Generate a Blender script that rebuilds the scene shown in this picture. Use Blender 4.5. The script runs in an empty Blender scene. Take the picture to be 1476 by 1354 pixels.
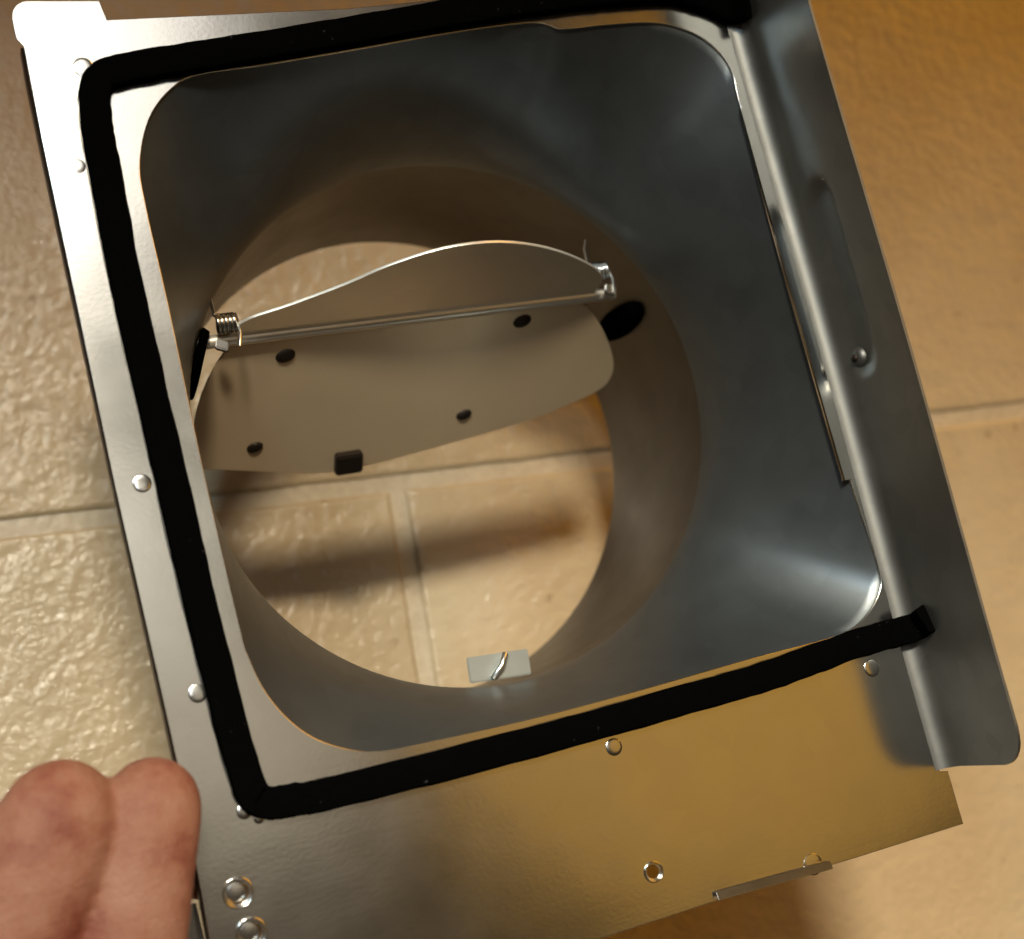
import bpy, bmesh, math, random
import numpy as np
from mathutils import Vector, Matrix, noise

# ------------------------------------------------------------------ frame of reference
# The adapter is laid out in centimetres: x right, y towards the bottom edge, z from the
# plate down to the floor.  W() turns that into Blender metres with the floor at z = 0.
ZF = 16.0
def W(p): return Vector((p[0] / 100, -p[1] / 100, (ZF - p[2]) / 100))
RC = np.array([[0.9172499634452379, 0.24605811458456928, -0.31322182045119573],
               [-0.1951630407345411, 0.963146027495839, 0.18509758845056962],
               [0.34722311572088915, -0.10865143333640642, 0.9314671083527282]])
TC = np.array([0.21355624916206353, -2.758885725867516, 41.581207954802785])
FPX = 2301.994
CAM = -RC.T @ TC
def hit(px, py, n=(0, 0, 1), d=0.0):
    """point where a sight line meets the plane n.p = d, in adapter centimetres"""
    v = RC.T @ np.array([(px - 738) / FPX, (py - 677) / FPX, 1.0]); n = np.array(n, float)
    return CAM + v * (d - n @ CAM) / (n @ v)
def onz(px, py, z=0.0): return hit(px, py, (0, 0, 1), z)

scene = bpy.context.scene
COL = scene.collection

# ------------------------------------------------------------------ camera
cd = bpy.data.cameras.new('camera'); cam = bpy.data.objects.new('camera', cd); COL.objects.link(cam)
scene.camera = cam
S = np.diag([1.0, -1.0, -1.0])
ax = [S @ RC[0], -(S @ RC[1]), -(S @ RC[2])]
m = Matrix.Identity(4)
for i in range(3):
    for j in range(3): m[j][i] = ax[i][j]
m.translation = W(CAM)
cam.matrix_world = m
cd.sensor_width = 36; cd.sensor_fit = 'HORIZONTAL'; cd.lens = FPX / 1476 * 36
cd.clip_start = 0.02; cd.clip_end = 50
cd.dof.use_dof = True; cd.dof.focus_distance = 0.42; cd.dof.aperture_fstop = 10.5

# ------------------------------------------------------------------ world and lamps
wd = bpy.data.worlds.new('World'); scene.world = wd; wd.use_nodes = True
bg = wd.node_tree.nodes['Background']; bg.inputs['Color'].default_value = (1.0, 0.64, 0.30, 1); bg.inputs['Strength'].default_value = 0.03
scene.view_settings.view_transform = 'Standard'; scene.view_settings.look = 'None'
scene.view_settings.exposure = 0; scene.view_settings.gamma = 1
scene.render.engine = 'CYCLES'
scene.render.resolution_x = 1024; scene.render.resolution_y = 939

def aim(o, target):
    o.rotation_euler = (W(target) - o.location).to_track_quat('-Z', 'Y').to_euler()
def area(name, loc, target, size, rad, col, size_y=None):
    l = bpy.data.lights.new(name, 'AREA'); o = bpy.data.objects.new(name, l); COL.objects.link(o)
    sy = size_y or size
    l.shape = 'ELLIPSE'; l.size = size / 100; l.size_y = sy / 100
    l.energy = rad * math.pi * (math.pi * size * sy / 4 / 1e4); l.color = col
    o.location = W(loc); aim(o, target); return o
def spot(name, loc, target, power, angle, blend, radius, col):
    l = bpy.data.lights.new(name, 'SPOT'); o = bpy.data.objects.new(name, l); COL.objects.link(o)
    l.energy = power; l.spot_size = math.radians(angle); l.spot_blend = blend; l.shadow_soft_size = radius / 100; l.color = col
    o.location = W(loc); aim(o, target); return o
KEY = np.array([-28., -88, -190]); eL = np.array([-11, -3.5, 16]) - KEY; eR = np.array([29.5, -.2, 16]) - KEY
kn = np.cross(eL, eR); kn /= np.linalg.norm(kn); kn *= np.sign(kn[1]); km = eL + eR; km /= np.linalg.norm(km)
spot('ceiling_spot_lamp', tuple(KEY), tuple(KEY + 300 * (kn * math.cos(math.radians(5)) + km * math.sin(math.radians(5)))), 270, 170, 0.014, 17, (1.0, 0.91, 0.72))
area('plate_glare_fill', (13, -98, -190), (-8, -5, 0), 50, 1.7, (1.0, 0.98, 0.95), 84)  # added unseen panel, gives the white glare on the plate's upper left
area('cream_plate_fill', (8, -20, -190), (0, 2, 2), 32, 0.80, (1.0, 0.96, 0.80))  # added fill for the cream reflection down the left of the plate
area('floor_glare_fill', (-17, -26, -190), (-17, -6, 0), 13, 6.0, (0.95, 0.98, 1.0), 54)  # added narrow panel, no real tube; puts glare on the left floor
area('soft_plate_fill', (20, 10, -190), (0, 2, 2), 34, 0.50, (1.0, 0.88, 0.68))  # added fill that lifts the lower left plate
area('gold_plate_fill', (95, 10, -190), (5, 5, 0), 95, 0.47, (1.0, 0.55, 0.11))  # added warm panel, makes the gold reflection on the lower plate
area('golden_floor_fill', (175, -110, -110), (10, 0, 10), 170, 3.0, (1.0, 0.42, 0.0))  # added golden fill for the floor outside the key light
spot('cool_body_fill', (-75, -75, -150), (-4, 16, 14), 52, 21, 1.0, 14, (0.62, 0.86, 1.0))  # added cool fill aimed at the duct body and left floor

# ------------------------------------------------------------------ materials
def mat(name):
    m = bpy.data.materials.new(name); m.use_nodes = True
    return m, m.node_tree.nodes, m.node_tree.links, m.node_tree.nodes['Principled BSDF']
def tex(N, L, kind, scale, **kw):
    c = N.new('ShaderNodeTexCoord'); t = N.new(kind); L.new(c.outputs['Object'], t.inputs['Vector'])
    t.inputs['Scale'].default_value = scale
    for k, v in kw.items(): t.inputs[k].default_value = v
    return t
def ramp(N, L, src, stops):
    r = N.new('ShaderNodeValToRGB'); L.new(src, r.inputs['Fac'])
    el = r.color_ramp.elements
    while len(el) < len(stops): el.new(0.5)
    for e, (p, c) in zip(el, stops):
        e.position = p; e.color = (*c, 1) if len(c) == 3 else c
    return r
def bump(N, L, b, srcs):
    prev = None
    for s, st, dist in srcs:
        n = N.new('ShaderNodeBump'); n.inputs['Strength'].default_value = st; n.inputs['Distance'].default_value = dist
        L.new(s, n.inputs['Height'])
        if prev: L.new(prev.outputs['Normal'], n.inputs['Normal'])
        prev = n
    L.new(prev.outputs['Normal'], b.inputs['Normal'])

def steel(name, base, r0, r1, sp=0.25):
    m, N, L, b = mat(name)
    b.inputs['Metallic'].default_value = 1
    n1 = tex(N, L, 'ShaderNodeTexNoise', 55, Detail=6, Roughness=0.62)
    rr = ramp(N, L, n1.outputs['Fac'], [(0.3, (r0,) * 3), (0.7, (r1,) * 3)]); L.new(rr.outputs['Color'], b.inputs['Roughness'])
    n2 = tex(N, L, 'ShaderNodeTexVoronoi', 160)
    cr = ramp(N, L, n2.outputs['Color'], [(0.0, tuple(c * (1 - sp * .35) for c in base)), (1.0, tuple(min(1, c * (1 + sp * .2)) for c in base))])
    L.new(cr.outputs['Color'], b.inputs['Base Color'])
    n3 = tex(N, L, 'ShaderNodeTexNoise', 22, Detail=2)
    n4 = tex(N, L, 'ShaderNodeTexNoise', 900, Detail=2)
    mp = N.new('ShaderNodeMapping'); tc = N.new('ShaderNodeTexCoord'); n5 = N.new('ShaderNodeTexNoise')
    mp.inputs['Rotation'].default_value = (0, 0, 0.5); mp.inputs['Scale'].default_value = (30, 900, 30); n5.inputs['Scale'].default_value = 1.0; n5.inputs['Detail'].default_value = 3
    L.new(tc.outputs['Object'], mp.inputs['Vector']); L.new(mp.outputs['Vector'], n5.inputs['Vector'])
    bump(N, L, b, [(n3.outputs['Fac'], 0.05, 0.004), (n4.outputs['Fac'], 0.03, 0.0002), (n5.outputs['Fac'], 0.007, 0.0004)])
    return m
M_PLATE = steel('galvanised_plate', (0.66, 0.64, 0.60), 0.16, 0.19, 0.08)
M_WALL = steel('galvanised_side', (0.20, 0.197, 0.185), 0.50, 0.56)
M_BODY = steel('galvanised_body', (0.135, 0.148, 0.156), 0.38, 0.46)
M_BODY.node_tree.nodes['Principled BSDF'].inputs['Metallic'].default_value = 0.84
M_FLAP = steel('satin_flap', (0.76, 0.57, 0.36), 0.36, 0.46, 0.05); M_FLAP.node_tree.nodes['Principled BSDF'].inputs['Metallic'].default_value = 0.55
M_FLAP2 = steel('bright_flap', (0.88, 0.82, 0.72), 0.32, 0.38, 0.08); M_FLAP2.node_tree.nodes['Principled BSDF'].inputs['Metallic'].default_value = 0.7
M_TAB = steel('dull_zinc_tab', (0.27, 0.28, 0.26), 0.40, 0.5); M_TAB.node_tree.nodes['Principled BSDF'].inputs['Metallic'].default_value = 0.5
M_BRIGHT = steel('bright_zinc', (0.80, 0.80, 0.78), 0.15, 0.28)

def dark_metal():
    m, N, L, b = mat('dark_rivet_and_shade_steel')
    b.inputs['Metallic'].default_value = 0.6; b.inputs['Base Color'].default_value = (0.022, 0.014, 0.009, 1); b.inputs['Roughness'].default_value = 0.5
    n = tex(N, L, 'ShaderNodeTexNoise', 800); bump(N, L, b, [(n.outputs['Fac'], 0.3, 0.0004)])
    return m
M_COLLAR = steel('shaded_collar_steel', (0.105, 0.10, 0.09), 0.36, 0.46)  # same metal as the body, darkened to put the throat's shade in colour
M_DARK = dark_metal()

def foam():
    m, N, L, b = mat('black_foam')
    n = tex(N, L, 'ShaderNodeTexNoise', 1500, Detail=4)
    sp = tex(N, L, 'ShaderNodeTexNoise', 420, Detail=3)
    r = ramp(N, L, sp.outputs['Fac'], [(0.0, (0.0012, 0.0012, 0.0012)), (0.72, (0.0015, 0.0015, 0.0015)), (0.80, (0.05, 0.05, 0.055))])
    L.new(r.outputs['Color'], b.inputs['Base Color'])
    b.inputs['Roughness'].default_value = 1.0; b.inputs['Specular IOR Level'].default_value = 0.0
    bump(N, L, b, [(n.outputs['Fac'], 0.5, 0.0006)])
    return m
M_FOAM = foam()

def tile_mat():
    m, N, L, b = mat('glazed_stone_tile')
    n1 = tex(N, L, 'ShaderNodeTexNoise', 9, Detail=5, Roughness=0.6, Distortion=0.6)
    c = ramp(N, L, n1.outputs['Fac'], [(0.25, (0.37, 0.265, 0.15)), (0.5, (0.44, 0.33, 0.20)), (0.78, (0.50, 0.39, 0.25))])
    n5 = tex(N, L, 'ShaderNodeTexNoise', 150, Detail=4)
    c2 = ramp(N, L, n5.outputs['Fac'], [(0.24, (0.30, 0.22, 0.14)), (0.34, (1, 1, 1))])
    mx = N.new('ShaderNodeMix'); mx.data_type = 'RGBA'; mx.blend_type = 'MULTIPLY'; mx.inputs['Factor'].default_value = 0.5
    L.new(c.outputs['Color'], mx.inputs['A']); L.new(c2.outputs['Color'], mx.inputs['B'])
    L.new(mx.outputs['Result'], b.inputs['Base Color'])
    b.inputs['Coat Weight'].default_value = 0.40; b.inputs['Coat Roughness'].default_value = 0.14; b.inputs['Coat IOR'].default_value = 1.5
    b.inputs['Roughness'].default_value = 0.31; b.inputs['Specular IOR Level'].default_value = 0.35
    n2 = tex(N, L, 'ShaderNodeTexNoise', 85, Detail=5, Roughness=0.6, Distortion=0.25)
    n3 = tex(N, L, 'ShaderNodeTexNoise', 240, Detail=4, Roughness=0.6, Distortion=0.2)
    n4 = tex(N, L, 'ShaderNodeTexNoise', 14, Detail=3)
    bump(N, L, b, [(n4.outputs['Fac'], 0.15, 0.006), (n2.outputs['Fac'], 0.28, 0.0035), (n3.outputs['Fac'], 0.5, 0.0014)])
    L.new(b.inputs['Normal'].links[0].from_socket, b.inputs['Coat Normal'])
    return m
M_TILE = tile_mat()
def grout_mat():
    m, N, L, b = mat('sanded_grout')
    n = tex(N, L, 'ShaderNodeTexNoise', 300, Detail=5)
    c = ramp(N, L, n.outputs['Fac'], [(0.3, (0.42, 0.33, 0.22)), (0.7, (0.50, 0.40, 0.275))]); L.new(c.outputs['Color'], b.inputs['Base Color'])
    b.inputs['Roughness'].default_value = 0.42; b.inputs['Coat Weight'].default_value = 0.35; b.inputs['Coat Roughness'].default_value = 0.2
    bump(N, L, b, [(n.outputs['Fac'], 0.5, 0.001)])
    return m
M_GROUT = grout_mat()
def skin_mat():
    m, N, L, b = mat('skin')
    n = tex(N, L, 'ShaderNodeTexNoise', 60, Detail=6, Roughness=0.62)
    c = ramp(N, L, n.outputs['Fac'], [(0.34, (0.15, 0.045, 0.028)), (0.50, (0.215, 0.094, 0.060)), (0.72, (0.26, 0.136, 0.095))])
    L.new(c.outputs['Color'], b.inputs['Base Color'])
    b.inputs['Roughness'].default_value = 0.62; b.inputs['Specular IOR Level'].default_value = 0.2
    b.inputs['Subsurface Weight'].default_value = 0.25; b.inputs['Subsurface Radius'].default_value = (0.006, 0.002, 0.001); b.inputs['Subsurface Scale'].default_value = 1.0
    v = tex(N, L, 'ShaderNodeTexVoronoi', 700); n2 = tex(N, L, 'ShaderNodeTexNoise', 160, Detail=4)
    mp = N.new('ShaderNodeMapping'); tc = N.new('ShaderNodeTexCoord'); wv = N.new('ShaderNodeTexNoise')
    mp.inputs['Rotation'].default_value = (0, 0, 0.25); mp.inputs['Scale'].default_value = (60, 420, 60); wv.inputs['Scale'].default_value = 1.0; wv.inputs['Detail'].default_value = 5; wv.inputs['Distortion'].default_value = 0.6
    L.new(tc.outputs['Object'], mp.inputs['Vector']); L.new(mp.outputs['Vector'], wv.inputs['Vector'])
    v.inputs['Scale'].default_value = 1100
    bump(N, L, b, [(n2.outputs['Fac'], 0.3, 0.0010), (v.outputs['Distance'], 0.4, 0.00035), (wv.outputs['Fac'], 0.35, 0.0007)])
    return m
M_SKIN = skin_mat()

# ------------------------------------------------------------------ helpers
def link(name, me, material, parent=None, smooth=True):
    o = bpy.data.objects.new(name, me); COL.objects.link(o)
    if material: me.materials.clear(); me.materials.append(material)
    if smooth:
        me.polygons.foreach_set('use_smooth', [True] * len(me.polygons))
    if parent is not None: o.parent = parent
    return o
def mesh(name, verts, faces, material, parent=None, smooth=True, sharp=None):
    me = bpy.data.meshes.new(name)
    me.from_pydata([tuple(W(v) - (parent.location if parent is not None and parent.type == 'EMPTY' else Vector())) for v in verts], [], faces)
    bm = bmesh.new(); bm.from_mesh(me); bmesh.ops.recalc_face_normals(bm, faces=bm.faces); bm.to_mesh(me); bm.free()
    o = link(name, me, material, parent, smooth)
    if smooth and sharp is not None: me.set_sharp_from_angle(angle=math.radians(sharp))
    return o

def extrude_outline(name, outer, holes, material, parent, bevel=0.02, thick=0.09, to3=None, ztop=0.0):
    """flat sheet with holes: outline in plane coordinates (cm); to3 maps (u, v, w) to adapter cm"""
    cu = bpy.data.curves.new(name, 'CURVE'); cu.dimensions = '2D'; cu.fill_mode = 'BOTH'
    cu.extrude = max(thick / 2 - bevel, 0.001); cu.bevel_depth = bevel; cu.bevel_resolution = 1; cu.offset = -bevel
    for ring in [outer] + holes:
        s = cu.splines.new('POLY'); s.points.add(len(ring) - 1); s.use_cyclic_u = True
        for p, q in zip(s.points, ring): p.co = (q[0], q[1], 0, 1)
    t = bpy.data.objects.new('t', cu); COL.objects.link(t)
    bpy.context.view_layer.update()
    me = bpy.data.meshes.new_from_object(t.evaluated_get(bpy.context.evaluated_depsgraph_get()))
    bpy.data.objects.remove(t)
    f = to3 or (lambda u, v, w: (u, v, ztop + thick / 2 + w))
    off = parent.location if parent is not None and parent.type == 'EMPTY' else Vector()
    for v in me.vertices: v.co = W(f(v.co.x, v.co.y, v.co.z)) - off
    bm = bmesh.new(); bm.from_mesh(me); bmesh.ops.remove_doubles(bm, verts=bm.verts, dist=1e-6)
    bmesh.ops.recalc_face_normals(bm, faces=bm.faces); bm.to_mesh(me); bm.free()
    me.name = name
    return link(name, me, material, parent, False)

def smooth_closed(pts, n=16):
    """Catmull-Rom through points, closed"""
    out = []; k = len(pts)
    for i in range(k):
        p0, p1, p2, p3 = (np.array(pts[(i + j - 1) % k], float) for j in range(4))
        for s in range(n):
            t = s / n
            out.append(0.5 * ((2 * p1) + (-p0 + p2) * t + (2 * p0 - 5 * p1 + 4 * p2 - p3) * t * t + (-p0 + 3 * p1 - 3 * p2 + p3) * t ** 3))
    return out
def smooth_open(pts, n=16):
    P = [np.array(p, float) for p in pts]; P = [2 * P[0] - P[1]] + P + [2 * P[-1] - P[-2]]
    out = []
    for i in range(1, len(P) - 2):
        p0, p1, p2, p3 = P[i - 1:i + 3]
        for s in range(n):
            t = s / n
            out.append(0.5 * ((2 * p1) + (-p0 + p2) * t + (2 * p0 - 5 * p1 + 4 * p2 - p3) * t * t + (-p0 + 3 * p1 - 3 * p2 + p3) * t ** 3))
    out.append(P[-2]); return out
def arc(cx, cy, r, a0, a1, n=8):
    return [(cx + r * math.cos(math.radians(a0 + (a1 - a0) * i / n)), cy + r * math.sin(math.radians(a0 + (a1 - a0) * i / n))) for i in range(n + 1)]
def tube(name, pts, rad, material, parent, seg=12, closed=False):
    """round bar through adapter-cm points; rad a number or a list"""
    P = [np.array(p, float) for p in pts]; k = len(P); V = []; F = []
    rads = rad if isinstance(rad, (list, tuple)) else [rad] * k
    up = np.array([0.13, 0.21, 0.97])
    for i in range(k):
        d = P[(i + 1) % k] - P[i - 1] if closed else P[min(i + 1, k - 1)] - P[max(i - 1, 0)]
        d /= np.linalg.norm(d) + 1e-9
        a = np.cross(d, up); a /= np.linalg.norm(a) + 1e-9; b = np.cross(d, a)
        for j in range(seg):
            t = 2 * math.pi * j / seg; V.append(P[i] + rads[i] * (math.cos(t) * a + math.sin(t) * b))
    for i in range(k if closed else k - 1):
        for j in range(seg):
            F.append((i * seg + j, i * seg + (j + 1) % seg, ((i + 1) % k) * seg + (j + 1) % seg, ((i + 1) % k) * seg + j))
    if not closed: F += [tuple(range(seg)), tuple(range((k - 1) * seg, k * seg))]
    return mesh(name, V, F, material, parent, True, 50)
def dome(name, c, r, h, material, parent, n=(0, 0, -1), u=None, stretch=1.0, seg=20, rings=5):
    """pressed button standing h proud of a surface with normal n"""
    n = np.array(n, float); n /= np.linalg.norm(n)
    a = np.array(u, float) if u is not None else np.array([1., 0, 0]); a -= n * (a @ n); a /= np.linalg.norm(a); b = np.cross(n, a)
    V = []; F = []; c = np.array(c, float)
    for i in range(rings + 1):
        t = i / (rings + 1) * math.pi / 2
        for j in range(seg):
            q = 2 * math.pi * j / seg
            V.append(c + (r * math.cos(t) ** 0.8) * (math.cos(q) * a * stretch + math.sin(q) * b) + n * h * math.sin(t))
    V.append(c + n * h)
    for i in range(rings):
        for j in range(seg): F.append((i * seg + j, i * seg + (j + 1) % seg, (i + 1) * seg + (j + 1) % seg, (i + 1) * seg + j))
    for j in range(seg): F.append((rings * seg + j, rings * seg + (j + 1) % seg, len(V) - 1))
    F.append(tuple(range(seg)))
    return mesh(name, V, F, material, parent, True, 60)
def box(name, o, a, b, c, material, parent, bev=0.03):
    """bevelled box: centre o, half-axis vectors a, b, c (cm)"""
    o, a, b, c = (np.array(x, float) for x in (o, a, b, c))
    V = [o + i * a + j * b + k * c for i in (-1, 1) for j in (-1, 1) for k in (-1, 1)]
    F = [(0, 1, 3, 2), (4, 6, 7, 5), (0, 4, 5, 1), (2, 3, 7, 6), (0, 2, 6, 4), (1, 5, 7, 3)]
    ob = mesh(name, V, F, material, parent, False)
    bm = bmesh.new(); bm.from_mesh(ob.data)
    bmesh.ops.bevel(bm, geom=list(bm.edges), offset=bev / 100, segments=2, affect='EDGES'); bm.to_mesh(ob.data); bm.free()
    return ob

# ------------------------------------------------------------------ floor
g0 = onz(0, 763, ZF); g1 = onz(1476, 590, ZF); v0 = onz(582, 740, ZF); v1 = onz(634, 960, ZF)
e1 = (g1 - g0) / np.linalg.norm(g1 - g0); e2 = np.array([-e1[1], e1[0], 0])
# crossing of the two grout lines
dv = (v1 - v0); A = np.array([[e1[0], -dv[0]], [e1[1], -dv[1]]]); st = np.linalg.solve(A, (v0 - g0)[:2]); cross = g0 + e1 * st[0]
TS, GW = 33.0, 0.58
me = bpy.data.meshes.new('floor'); rr = 3.0
me.from_pydata([(-rr, -rr, -0.0014), (rr, -rr, -0.0014), (rr, rr, -0.0014), (-rr, rr, -0.0014)], [], [(0, 1, 2, 3)])
floor = link('floor', me, M_GROUT, None, False); floor['kind'] = 'structure'
def tile_mesh(seed):
    rnd = random.Random(seed); n = 28; h = (TS - GW) / 2
    V = []; F = []
    for i in range(n + 1):
        for j in range(n + 1):
            u = -h + 2 * h * i / n; v = -h + 2 * h * j / n
            e = min(h - abs(u), h - abs(v))
            wob = 0.05 * noise.noise(Vector((u * .5 + seed * 9, v * .5, 1)))
            V.append(((u + (wob if h - abs(u) < .01 else 0)) / 100, (v + (wob if h - abs(v) < .01 else 0)) / 100, (-0.12 if e < 1e-6 else 0.008 * noise.noise(Vector((u * .25, v * .25, seed)))) / 100 ))
    for i in range(n):
        for j in range(n): F.append((i * (n + 1) + j, (i + 1) * (n + 1) + j, (i + 1) * (n + 1) + j + 1, i * (n + 1) + j + 1))
    # pull the second ring out so that the edge is a narrow rounded shoulder
    def idx(i, j): return i * (n + 1) + j
    for i in range(n + 1):
        for j in range(n + 1):
            x, y, z = V[idx(i, j)]
            for kk, w_ in ((1, .09), (2, .22), (3, .8)):
                if i == kk: x = (-h + w_) / 100
                if i == n - kk: x = (h - w_) / 100
                if j == kk: y = (-h + w_) / 100
                if j == n - kk: y = (h - w_) / 100
            V[idx(i, j)] = (x, y, z)
    m_ = bpy.data.meshes.new('tile'); m_.from_pydata(V, [], F); m_.materials.append(M_TILE)
    m_.polygons.foreach_set('use_smooth', [True] * len(m_.polygons)); return m_
tms = [tile_mesh(s) for s in range(4)]
ang = math.atan2(-e1[1], e1[0]); k = 0
for row in range(-4, 4):
    for c in range(-4, 5):
        off = 0 if row >= 0 else (0.5 if row % 2 else 0.0)
        ctr = cross + e1 * ((c + .5 + off) * TS) + e2 * ((row + .5) * TS)
        o = bpy.data.objects.new('tile', tms[k % 4]); COL.objects.link(o); o.parent = floor
        o.location = W(ctr); o.rotation_euler = (0, 0, ang); k += 1

# ------------------------------------------------------------------ the duct adapter
root = bpy.data.objects.new('duct_adapter', None); COL.objects.link(root); root.location = W((0, 0, 0)); root.empty_display_size = 0.05
root['label'] = 'galvanised metal duct adapter with round damper collar and black foam seal, held above floor tiles'
root['category'] = 'duct adapter'
bpy.context.view_layer.update()

OPEN_PX = [(285, 108), (245, 130), (215, 172), (202, 235), (211, 300), (243, 440), (293, 675), (345, 900), (360, 950), (385, 1000), (422, 1042), (468, 1070), (535, 1083), (617, 1069), (770, 1035), (925, 994), (1080, 950), (1205, 916), (1246, 890), (1268, 850), (1264, 812), (1225, 690), (1143, 420), (1070, 165), (1053, 100), (1024, 64), (985, 42), (940, 33), (875, 36), (812, 42), (770, 33), (650, 48), (500, 74), (380, 94)]
OPEN = [onz(*p)[:2] for p in OPEN_PX]
OPENS = [tuple(p) for p in smooth_closed(OPEN, 6)]
XB = 8.76
outer = ([(-8.42, -10.48), (-8.5, -11.0)] + arc(-10.25, -10.75, 0.42, 270, 180, 6) +
         [(-10.68, -10.2), (-10.55, -10.0)] + [tuple(onz(*p)[:2]) for p in ((60, 200), (165, 700), (255, 1100))] + [(-10.95, 12.0), (-11.0, 14.5), (3.0, 14.55), (5.7, 14.62), (9.14, 14.66), (9.12, 13.2)] +
         [(XB + .12, 13.15), (XB + .12, -10.2)] + [(4, -10.15), (-2.2, -10.15)])
def circle(c, r, n=20): return [(c[0] + r * math.cos(2 * math.pi * i / n), c[1] + r * math.sin(2 * math.pi * i / n)) for i in range(n)]
plate = extrude_outline('flange_plate', [tuple(p) for p in outer], [OPENS, circle(onz(942, 1257)[:2], 0.17), circle(onz(343, 1287)[:2], 0.26), circle(onz(362, 1345)[:2], 0.26)], M_PLATE, root, 0.02, 0.09)
# rings pressed round the three punched holes
for (px, py), r in (((942, 1257), .24), ((343, 1287), .34), ((362, 1345), .34)):
    c = onz(px, py); tube('hole_rim', [(c[0] + r * math.cos(t), c[1] + r * math.sin(t), -0.01) for t in np.linspace(0, 2 * math.pi, 24, endpoint=False)], 0.028, M_PLATE, root, 8, True)
for px, py in ((343, 1287), (362, 1345)):
    c = onz(px, py); dome('dimple_floor', (c[0], c[1], 0.26), 0.3, 0.03, M_PLATE, root)
# dimples and half-hidden buttons along the seal
for px, py, r, h in ((120, 97, .27, .12), (113, 240, .20, .08), (205, 697, .24, .12), (285, 1000, .24, .1), (352, 1170, .2, .12), (373, 1180, .14, .1), (885, 1077, .24, .13), (1257, 963, .26, .14), (1172, 1246, .30, .1)):
    c = onz(px, py); dome('pressed_dimple', (c[0], c[1], 0.005), r * .95, h * .18, M_PLATE, root)

# left return flange, folded down behind the plate, and the tab below the fingers
LX = [(-10.60, -10.0), (-10.66, -8), (-10.76, 1), (-10.80, 7.7), (-10.95, 12.0), (-11.0, 14.4)]
LXs = smooth_open(LX, 6); V = []; F = []
for x, y in LXs: V += [(x - .03, y, 0.03), (x - .02, y, 0.5), (x + .05, y, 0.5), (x + .06, y, 0.1)]
for i in range(len(LXs) - 1):
    for j in range(4): F.append((4 * i + j, 4 * i + (j + 1) % 4, 4 * i + 4 + (j + 1) % 4, 4 * i + 4 + j))
F += [(0, 1, 2, 3), tuple(range(4 * len(LXs) - 4, 4 * len(LXs)))]
mesh('return_flange', V, F, M_DARK, root, False)  # near-black metal paints in the shade of this left-facing side
c = onz(1112, 1262); d_ = (onz(1195, 1240) - onz(1030, 1285)) / 2; box('edge_lip', (c[0], c[1] + .12, -.12), d_, (0, .11, -.03), (0, .006, .03), M_PLATE, root, 0.02)
box('edge_tab', (-11.25, 12.9, 0.9), (0.32, 0, 0), (0.03, 1.9, 0), (0, 0, 0.05), M_PLATE, root, 0.02)

# right side wall, bent up from the plate, with a long pressed slot and rounded free corner
V = []; F = []; ny, ns = 220, 46
Y0, Y1, HT = -13.0, 13.1, 3.35
slot_c0 = np.array([-2.6, -1.25]); slot_c1 = np.array([1.55, -1.15]); slot_r = 0.62
def wall_pt(y, s):
    """s: arc length from the plate"""
    r = 0.50; L_ = r * math.pi / 2
    if s < L_: a = s / r; x, z = XB + r * math.sin(a), -r * (1 - math.cos(a))
    else: x, z = XB + r, -r - (s - L_)
    p = np.array([y, z]); d = slot_c1 - slot_c0; t = max(0, min(1, (p - slot_c0) @ d / (d @ d))); dist = np.linalg.norm(p - slot_c0 - t * d) - slot_r
    k = max(0, min(1, (0.2 - dist) / 0.5)); x += 0.16 * k * k * (3 - 2 * k)
    x += 0.03 * math.sin(y * .35 + 1)
    return x, z
SL = 0.50 * math.pi / 2 + HT - 0.50
for side in (0, 1):
    for i in range(ny + 1):
        for j in range(ns + 1):
            s = SL * j / ns; cr = 0.95
            yend = Y1
            if s > SL - cr: yend = Y1 - cr + math.sqrt(max(0, cr * cr - (s - SL + cr) ** 2))
            y = Y0 + (yend - Y0) * i / ny
            x, z = wall_pt(y, s)
            if side:
                if s < .785: a = s / .50; x += .08 * math.sin(a); z += .08 * math.cos(a)
                else: x += 0.08
            V.append((x, y, z - .012))
n0 = (ny + 1) * (ns + 1)
for i in range(ny):
    for j in range(ns):
        a, b, c, d = i * (ns + 1) + j, (i + 1) * (ns + 1) + j, (i + 1) * (ns + 1) + j + 1, i * (ns + 1) + j + 1
        F.append((a, b, c, d)); F.append((n0 + a, n0 + d, n0 + c, n0 + b))
for i in range(ny):
    a, b = i * (ns + 1) + ns, (i + 1) * (ns + 1) + ns; F.append((a, b, n0 + b, n0 + a))
    a, b = i * (ns + 1), (i + 1) * (ns + 1); F.append((a, n0 + a, n0 + b, b))
for j in range(ns):
    a, b = ny * (ns + 1) + j, ny * (ns + 1) + j + 1; F.append((a, b, n0 + b, n0 + a))
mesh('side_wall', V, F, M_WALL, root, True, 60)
c = hit(1240, 515, (1, 0, 0), 9.44); dome('rivet', (9.47, c[1], c[2]), 0.30, 0.22, M_WALL, root, (-1, 0, 0), (0, 1, 0))
dome('rivet', (9.28, c[1], c[2]), 0.12, 0.10, M_DARK, root, (-1, 0, 0), (0, 1, 0))
c = hit(1188, 248, (1, 0, 0), 9.3); box('pressed_mark', (9.3, c[1], c[2]), (0.03, 0, 0), (0, 0.18, 0.12), (0, -.03, 0.04), M_BRIGHT, root, 0.01)

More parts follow.
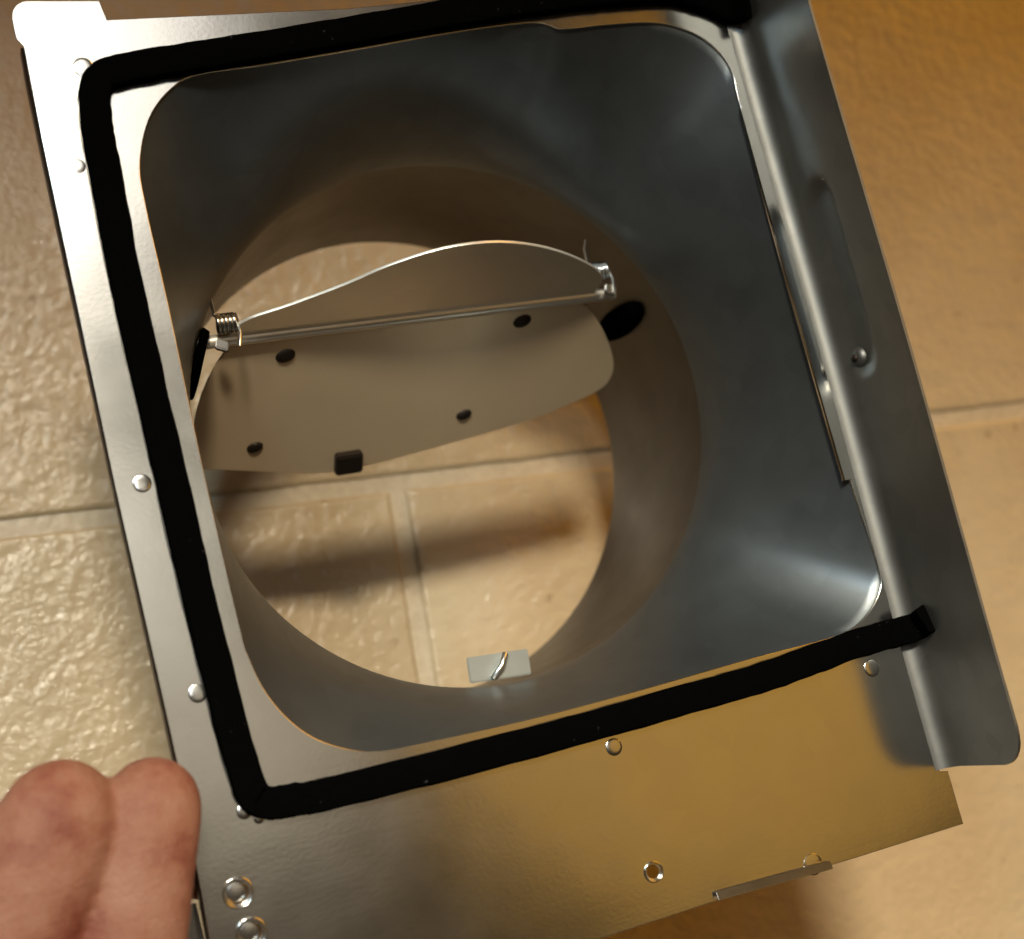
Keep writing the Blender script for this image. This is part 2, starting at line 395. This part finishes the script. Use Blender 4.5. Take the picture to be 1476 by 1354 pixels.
# folded hem standing along the right edge of the opening
a = onz(1072, 158, -0.06); b = onz(1222, 692, -0.06); hv = smooth_open([a, onz(1142, 412, -.06), b], 12)
V = []; F = []
for p in hv:
    for dx, dz in ((-.12, 0.03), (-.12, -0.02), (-.10, -.09), (.12, -.09), (.16, -0.01), (-.08, .03)): V.append((p[0] + dx, p[1], dz))
n6 = 6
for i in range(len(hv) - 1):
    for j in range(n6): F.append((n6 * i + j, n6 * i + (j + 1) % n6, n6 * i + n6 + (j + 1) % n6, n6 * i + n6 + j))
F += [tuple(range(n6)), tuple(range(n6 * len(hv) - n6, n6 * len(hv)))]
mesh('hem_strip', V, F, M_PLATE, root, False)

# square-to-round body and collar
CC = np.array([-0.473, 0.406]); Z1, Z2, R = 3.99, 11.64, 7.6
NA = 192
def open_at(th):
    """radius of the opening outline in direction th from CC"""
    d = np.array([math.cos(th), math.sin(th)]); best = 0
    for i in range(len(OPENS)):
        p = np.array(OPENS[i]) - CC; q = np.array(OPENS[(i + 1) % len(OPENS)]) - CC; e = q - p
        den = d[0] * e[1] - d[1] * e[0]
        if abs(den) < 1e-9: continue
        t = (p[0] * e[1] - p[1] * e[0]) / den; s = (p[0] * d[1] - p[1] * d[0]) / den
        if t > 0 and -1e-6 <= s <= 1 + 1e-6: best = max(best, t)
    return best
RO = [open_at(2 * math.pi * i / NA) for i in range(NA)]
prof = []   # (blend to circle, z)
for t in np.linspace(0, 1, 30): prof.append((1 - (1 - t) ** 1.45, 0.08 + (Z1 + 0.55 - 0.08) * t))
def body_ring(bl, z, extra=0.0):
    out = []
    for i in range(NA):
        th = 2 * math.pi * i / NA; r = RO[i] * (1 - bl) + R * bl + extra
        out.append((CC[0] + r * math.cos(th), CC[1] + r * math.sin(th), z))
    return out
def loft(name, rings, material, closed_profile=False, sharp=45):
    V = [v for r in rings for v in r]; F = []; n = len(rings[0]); k = len(rings)
    for i in range(k if closed_profile else k - 1):
        for j in range(n):
            F.append((i * n + j, i * n + (j + 1) % n, ((i + 1) % k) * n + (j + 1) % n, ((i + 1) % k) * n + j))
    return mesh(name, V, F, material, root, True, sharp)
def rring(r, z): return [(CC[0] + r * math.cos(2 * math.pi * i / NA), CC[1] + r * math.sin(2 * math.pi * i / NA), z) for i in range(NA)]
inner = [body_ring(b, z) for b, z in prof]
outerr = [body_ring(b, z, 0.09) for b, z in reversed(prof)]
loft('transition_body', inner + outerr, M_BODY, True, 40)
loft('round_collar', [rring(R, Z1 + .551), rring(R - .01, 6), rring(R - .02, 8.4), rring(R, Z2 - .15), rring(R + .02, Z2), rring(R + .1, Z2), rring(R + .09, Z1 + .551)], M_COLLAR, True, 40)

# black foam seal
GP = [(1352, 890), (1322, 902), (1230, 930), (1105, 975), (980, 1011), (730, 1080), (480, 1143), (425, 1153), (382, 1156), (355, 1120), (296, 900), (240, 660), (189, 440), (152, 250), (138, 165), (142, 118), (180, 100), (300, 80), (500, 47), (640, 22), (786, 0), (880, -10), (960, -14), (1010, -4), (1050, 14), (1072, 18)]
gz = [-1.05, -.35] + [-.17] * (len(GP) - 3) + [-0.6]
G = [onz(p[0], p[1], -0.17) for p in GP]
for q, z in zip(G, gz): q[2] = z
G[0][0] = G[1][0] + 0.02; G[0] = np.array([9.13, G[1][1] - .15, -1.0]); G[1] = np.array([9.02, G[1][1] + .02, -.36]); G[-1] = np.array([9.1, G[-1][1], -.75])
Gs = smooth_open(G, 14)
V = []; F = []; prev = None
cs = [(-.5, .48), (-.5, -.30), (-.46, -.45), (-.38, -.5), (.38, -.5), (.46, -.45), (.5, -.30), (.5, .48)]
for i, p in enumerate(Gs):
    d = Gs[min(i + 1, len(Gs) - 1)] - Gs[max(i - 1, 0)]; d /= np.linalg.norm(d)
    up = np.array([0, 0, 1.]) if i > 14 and i < len(Gs) - 12 else np.array([.75, 0, .65]); up = up - d * (up @ d); up /= np.linalg.norm(up)
    s = np.cross(up, d); L_ = i * 0.33
    for u, w in cs:
        nz = 1 + 0.07 * noise.noise(Vector((i * .33 + u * 9, w * 3, 3.3))) + 0.035 * noise.noise(Vector((i * 1.7, u * 5, 9)))
        V.append(p + s * u * 0.76 * nz + up * w * 0.34)
nc = len(cs)
for i in range(len(Gs) - 1):
    for j in range(nc): F.append((nc * i + j, nc * i + (j + 1) % nc, nc * i + nc + (j + 1) % nc, nc * i + nc + j))
F += [tuple(range(nc)), tuple(range(nc * (len(Gs) - 1), nc * len(Gs)))]
mesh('foam_seal', V, F, M_FOAM, root, True, 50)

# ------------------------------------------------------------------ damper
ZH = 5.0
hA, hB = onz(340, 490, ZH), onz(850, 428, ZH)
hu = (hB - hA) / np.linalg.norm(hB - hA); hw = np.cross(hu, [0, 0, 1.]); hw *= np.sign(hw[1])
hc = (hA + hB) / 2
def flap(name, tilt, pts, sgn, lift=0.0, m_=None, th=0.08, smooth_it=True):
    m_ = m_ or M_FLAP
    a = math.radians(tilt); v = sgn * math.cos(a) * hw + math.sin(a) * np.array([0, 0, 1.]); n = np.cross(hu, v); n /= np.linalg.norm(n)
    if n[2] > 0: n = -n
    o = hc + n * lift
    out = []
    for p in pts:
        q = hit(p[0], p[1], n, n @ o) - o; out.append((q @ hu, q @ v))
    f = lambda u, vv, w: o + u * hu + vv * v + w * n
    if smooth_it: out = [tuple(q) for q in smooth_closed(out, 4)]
    return extrude_outline(name, out, [], m_, root, 0.02, th, f), f, n
lower_px = [(346, 490), (318, 515), (298, 550), (284, 590), (276, 640), (280, 672), (330, 677), (400, 680), (470, 681), (540, 668), (640, 641), (760, 606), (830, 578), (866, 560), (880, 543), (884, 522), (876, 492), (862, 464), (840, 438), (800, 434), (700, 446), (560, 464), (440, 481)]
lf, lfun, ln = flap('lower_flap', 48, lower_px, 1)
upper_px = [(340, 491), (334, 476), (360, 458), (420, 438), (500, 408), (560, 382), (640, 357), (720, 348), (790, 357), (845, 378), (868, 398), (858, 418), (840, 434), (700, 449), (560, 467), (440, 484)]
uf, ufun, un = flap('upper_flap', -74, upper_px, -1, 0.0, M_FLAP2, 0.10)
# bright rolled edge between the two flaps and the hinge rod behind it
tube('hinge_rod', [hA - hu * 1.2 + np.array([0, 0, -.08]), hB + hu * .75 + np.array([0, 0, -.08])], 0.19, M_FLAP2, root)
for px, py, r in ((411, 512, .2), (752, 462, .2), (367, 644, .17), (668, 597, .17)):
    q = hit(px, py, ln, ln @ hc) - ln * 0
    ob = dome('rivet', q + ln * 0.04, r * 1.1, 0.09, M_DARK, None, ln, hu - hw * .4, 1.35)
    ob.data.transform(Matrix.Translation(-root.location)); ob.parent = lf
q = hit(500, 662, ln, ln @ hc); vv = np.cross(ln, hu)
ob = box('catch_block', q + ln * .18, hu * .42, vv * .36, ln * .16, M_DARK, None, 0.05); ob.data.transform(Matrix.Translation(-root.location)); ob.parent = lf

# wire spring clips at the two ends of the hinge
def clip(px, py, z, mirror):
    c = onz(px, py, z); e = bpy.data.objects.new('spring_clip', None); COL.objects.link(e); e.parent = root
    e.location = W(c) - root.location; e.empty_display_size = .01
    def part(pts, r):
        ob = tube('wire', [np.array(p) + c for p in pts], r, M_BRIGHT, None, 8)
        ob.data.transform(Matrix.Translation(-W(c))); ob.parent = e
    s = mirror
    # a small coil round the rod and its two straight arms
    ax_ = hu; b1 = np.cross(ax_, [0, 0, 1.]); b2 = np.array([0, 0, -1.])
    part([ax_ * (-.28 + .56 * q) + b1 * (.24 * math.cos(q * 31)) + b2 * (.24 * math.sin(q * 31)) for q in np.linspace(0, 1, 70)], 0.055)
    part([ax_ * -.28 + b1 * .24, ax_ * -.34 + b1 * .7 + b2 * .15, ax_ * -.30 + b1 * .95 + b2 * .3], 0.05)
    part([ax_ * .28 + b1 * .24, ax_ * .3 - b1 * .35 + b2 * .25, ax_ * .2 - b1 * .75 + b2 * .3], 0.05)
    ob = box('clip_foot', c + np.array([-.25 * s, .6, 0.05]), (.16, .08, 0), (-.04, .12, 0), (0, .03, .07), M_PLATE, None, 0.03)
    ob.data.transform(Matrix.Translation(-W(c))); ob.parent = e
clip(326, 466, 4.4, 1); clip(862, 392, 4.4, -1)
# added black pads on the collar wall, standing for the shaded hinge gaps
def pixel(p):
    q = RC @ np.array(p) + TC; return 738 + FPX * q[0] / q[2], 677 + FPX * q[1] / q[2]
def shade_pad(px, py, half, zz, rad):  # a short crescent, foam black in place of the gap's shade
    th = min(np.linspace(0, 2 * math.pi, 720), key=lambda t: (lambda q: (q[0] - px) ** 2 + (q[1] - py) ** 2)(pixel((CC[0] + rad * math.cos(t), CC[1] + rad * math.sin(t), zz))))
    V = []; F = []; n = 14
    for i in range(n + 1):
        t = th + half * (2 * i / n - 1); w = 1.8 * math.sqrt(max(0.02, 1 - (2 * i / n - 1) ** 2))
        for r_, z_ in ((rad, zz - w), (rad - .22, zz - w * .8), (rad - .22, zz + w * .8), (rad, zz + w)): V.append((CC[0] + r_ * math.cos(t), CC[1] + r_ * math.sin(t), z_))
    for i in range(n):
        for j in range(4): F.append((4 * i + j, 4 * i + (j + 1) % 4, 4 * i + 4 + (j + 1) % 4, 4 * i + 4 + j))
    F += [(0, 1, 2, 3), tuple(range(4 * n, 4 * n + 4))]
    mesh('gap_shade_pad', V, F, M_FOAM, root, True, 40)
shade_pad(884, 470, 0.062, 7.4, R - .03); shade_pad(300, 530, 0.13, 5.6, R - .03)
# small stop bracket on the collar edge nearest the bottom of the plate
c = onz(720, 955, 4.2); rd = np.array([c[0] - CC[0], c[1] - CC[1], 0]); rd /= np.linalg.norm(rd); tg = np.array([-rd[1], rd[0], 0])
box('stop_bracket', CC.tolist() + [4.6] + rd * (R - 0.42), tg * .9, rd * .40, np.array([0, 0, .05]), M_BRIGHT, root, 0.03) if False else None
b0 = np.array([CC[0], CC[1], 4.3]) + rd * (R - 0.5)
box('stop_bracket', b0, tg * .9, rd * .36, np.array([0, 0, .05]) + rd * .0, M_TAB, root, 0.03)
tube('bracket_pin', [b0 + np.array([0, 0, -.1]) - tg * .2 - rd * .3, b0 + np.array([0, 0, -.25]), b0 + tg * .25 + rd * .3 + np.array([0, 0, -.1])], 0.1, M_BRIGHT, root)

# ------------------------------------------------------------------ the hand
def hand():
    me_list = []
    bm = bmesh.new()
    def ball(c, r):
        mt = Matrix.Translation(W(c)) @ Matrix.Diagonal((r / 100, r / 100, r / 100, 1))
        bmesh.ops.create_icosphere(bm, subdivisions=3, radius=1, matrix=mt)
    def limb(pts):
        P = smooth_open([list(p[0]) + [p[1]] for p in pts], 10)
        for a, b in zip(P[:-1], P[1:]):
            n = max(1, int(np.linalg.norm(b[:3] - a[:3]) / (0.16 * a[3])))
            for i in range(n): q = a + (b - a) * i / n; ball(q[:3], q[3])
        ball(P[-1][:3], P[-1][3])
    o = lambda px, py, z: onz(px, py, z)
    # index: knuckle -> middle joint (seen) -> under the plate
    limb([(o(120, 1620, -1.6), 1.2), (o(170, 1420, -2.2), 1.36), (o(203, 1270, -2.3), 1.2), (o(222, 1168, -1.9), 1.08), (o(214, 1168, -0.4), 1.0), (o(232, 1192, 1.2), .80), (o(300, 1205, 1.9), .72), (o(350, 1215, 1.9), .6)])
    limb([(o(-30, 1630, -1.9), 1.22), (o(0, 1430, -2.7), 1.25), (o(62, 1255, -2.8), 1.32), (o(86, 1182, -2.4), 1.25), (o(100, 1182, -0.6), 1.12), (o(150, 1200, 1.2), .85), (o(240, 1240, 2.2), .74), (o(310, 1262, 2.3), .6)])
    limb([(o(-170, 1660, -1.8), 1.15), (o(-120, 1450, -2.5), 1.08), (o(-75, 1275, -2.7), 1.14), (o(-64, 1222, -2.2), 1.16), (o(-50, 1225, -0.6), .95), (o(40, 1260, 1.4), .8), (o(150, 1320, 2.4), .7), (o(230, 1340, 2.5), .58)])
    limb([(o(-290, 1700, -1.4), 1.0), (o(-250, 1520, -2.0), .92), (o(-205, 1370, -2.1), .95), (o(-190, 1320, -1.6), .95), (o(-160, 1330, -0.2), .8), (o(-60, 1370, 1.4), .66), (o(30, 1410, 2.1), .55)])
    # palm, thumb (below the plate, reaching forward) and wrist
    for a, b in (((120, 1620), (40, 1980)), ((-30, 1630), (-40, 1990)), ((-170, 1660), (-130, 2000)), ((-290, 1700), (-200, 1990))):
        limb([(o(*a, -1.6), 1.2), (o((a[0] + b[0]) / 2, (a[1] + b[1]) / 2, -1.2), 1.45), (o(*b, -0.6), 1.5)])
    limb([(o(30, 1960, -.4), 1.6), (o(170, 1780, 1.2), 1.45), (o(260, 1600, 1.8), 1.1), (o(330, 1480, 1.9), .98), (o(370, 1410, 1.5), .75)])
    for dx in (-60, 40): limb([(o(-90 + dx, 1990, -.6), 1.9), (o(-110 + dx, 2250, -.4), 2.0), (o(-130 + dx, 2700, 0), 2.3), (o(-160 + dx, 3100, 0), 2.6)])
    zc = W((0, 0, -1.2))[2]
    for v in bm.verts: v.co.z = zc + (v.co.z - zc) * 0.62
    me = bpy.data.meshes.new('person'); bm.to_mesh(me); bm.free()
    t = bpy.data.objects.new('t', me); COL.objects.link(t)
    r = t.modifiers.new('r', 'REMESH'); r.mode = 'VOXEL'; r.voxel_size = 0.0011
    s = t.modifiers.new('s', 'SMOOTH'); s.factor = 0.5; s.iterations = 5
    bpy.context.view_layer.update()
    out = bpy.data.meshes.new_from_object(t.evaluated_get(bpy.context.evaluated_depsgraph_get())); bpy.data.objects.remove(t)
    out.name = 'person'
    p = link('person', out, M_SKIN)
    p['label'] = 'bare hand with curled fingers gripping the left edge of the metal plate'
    p['category'] = 'person'
hand()
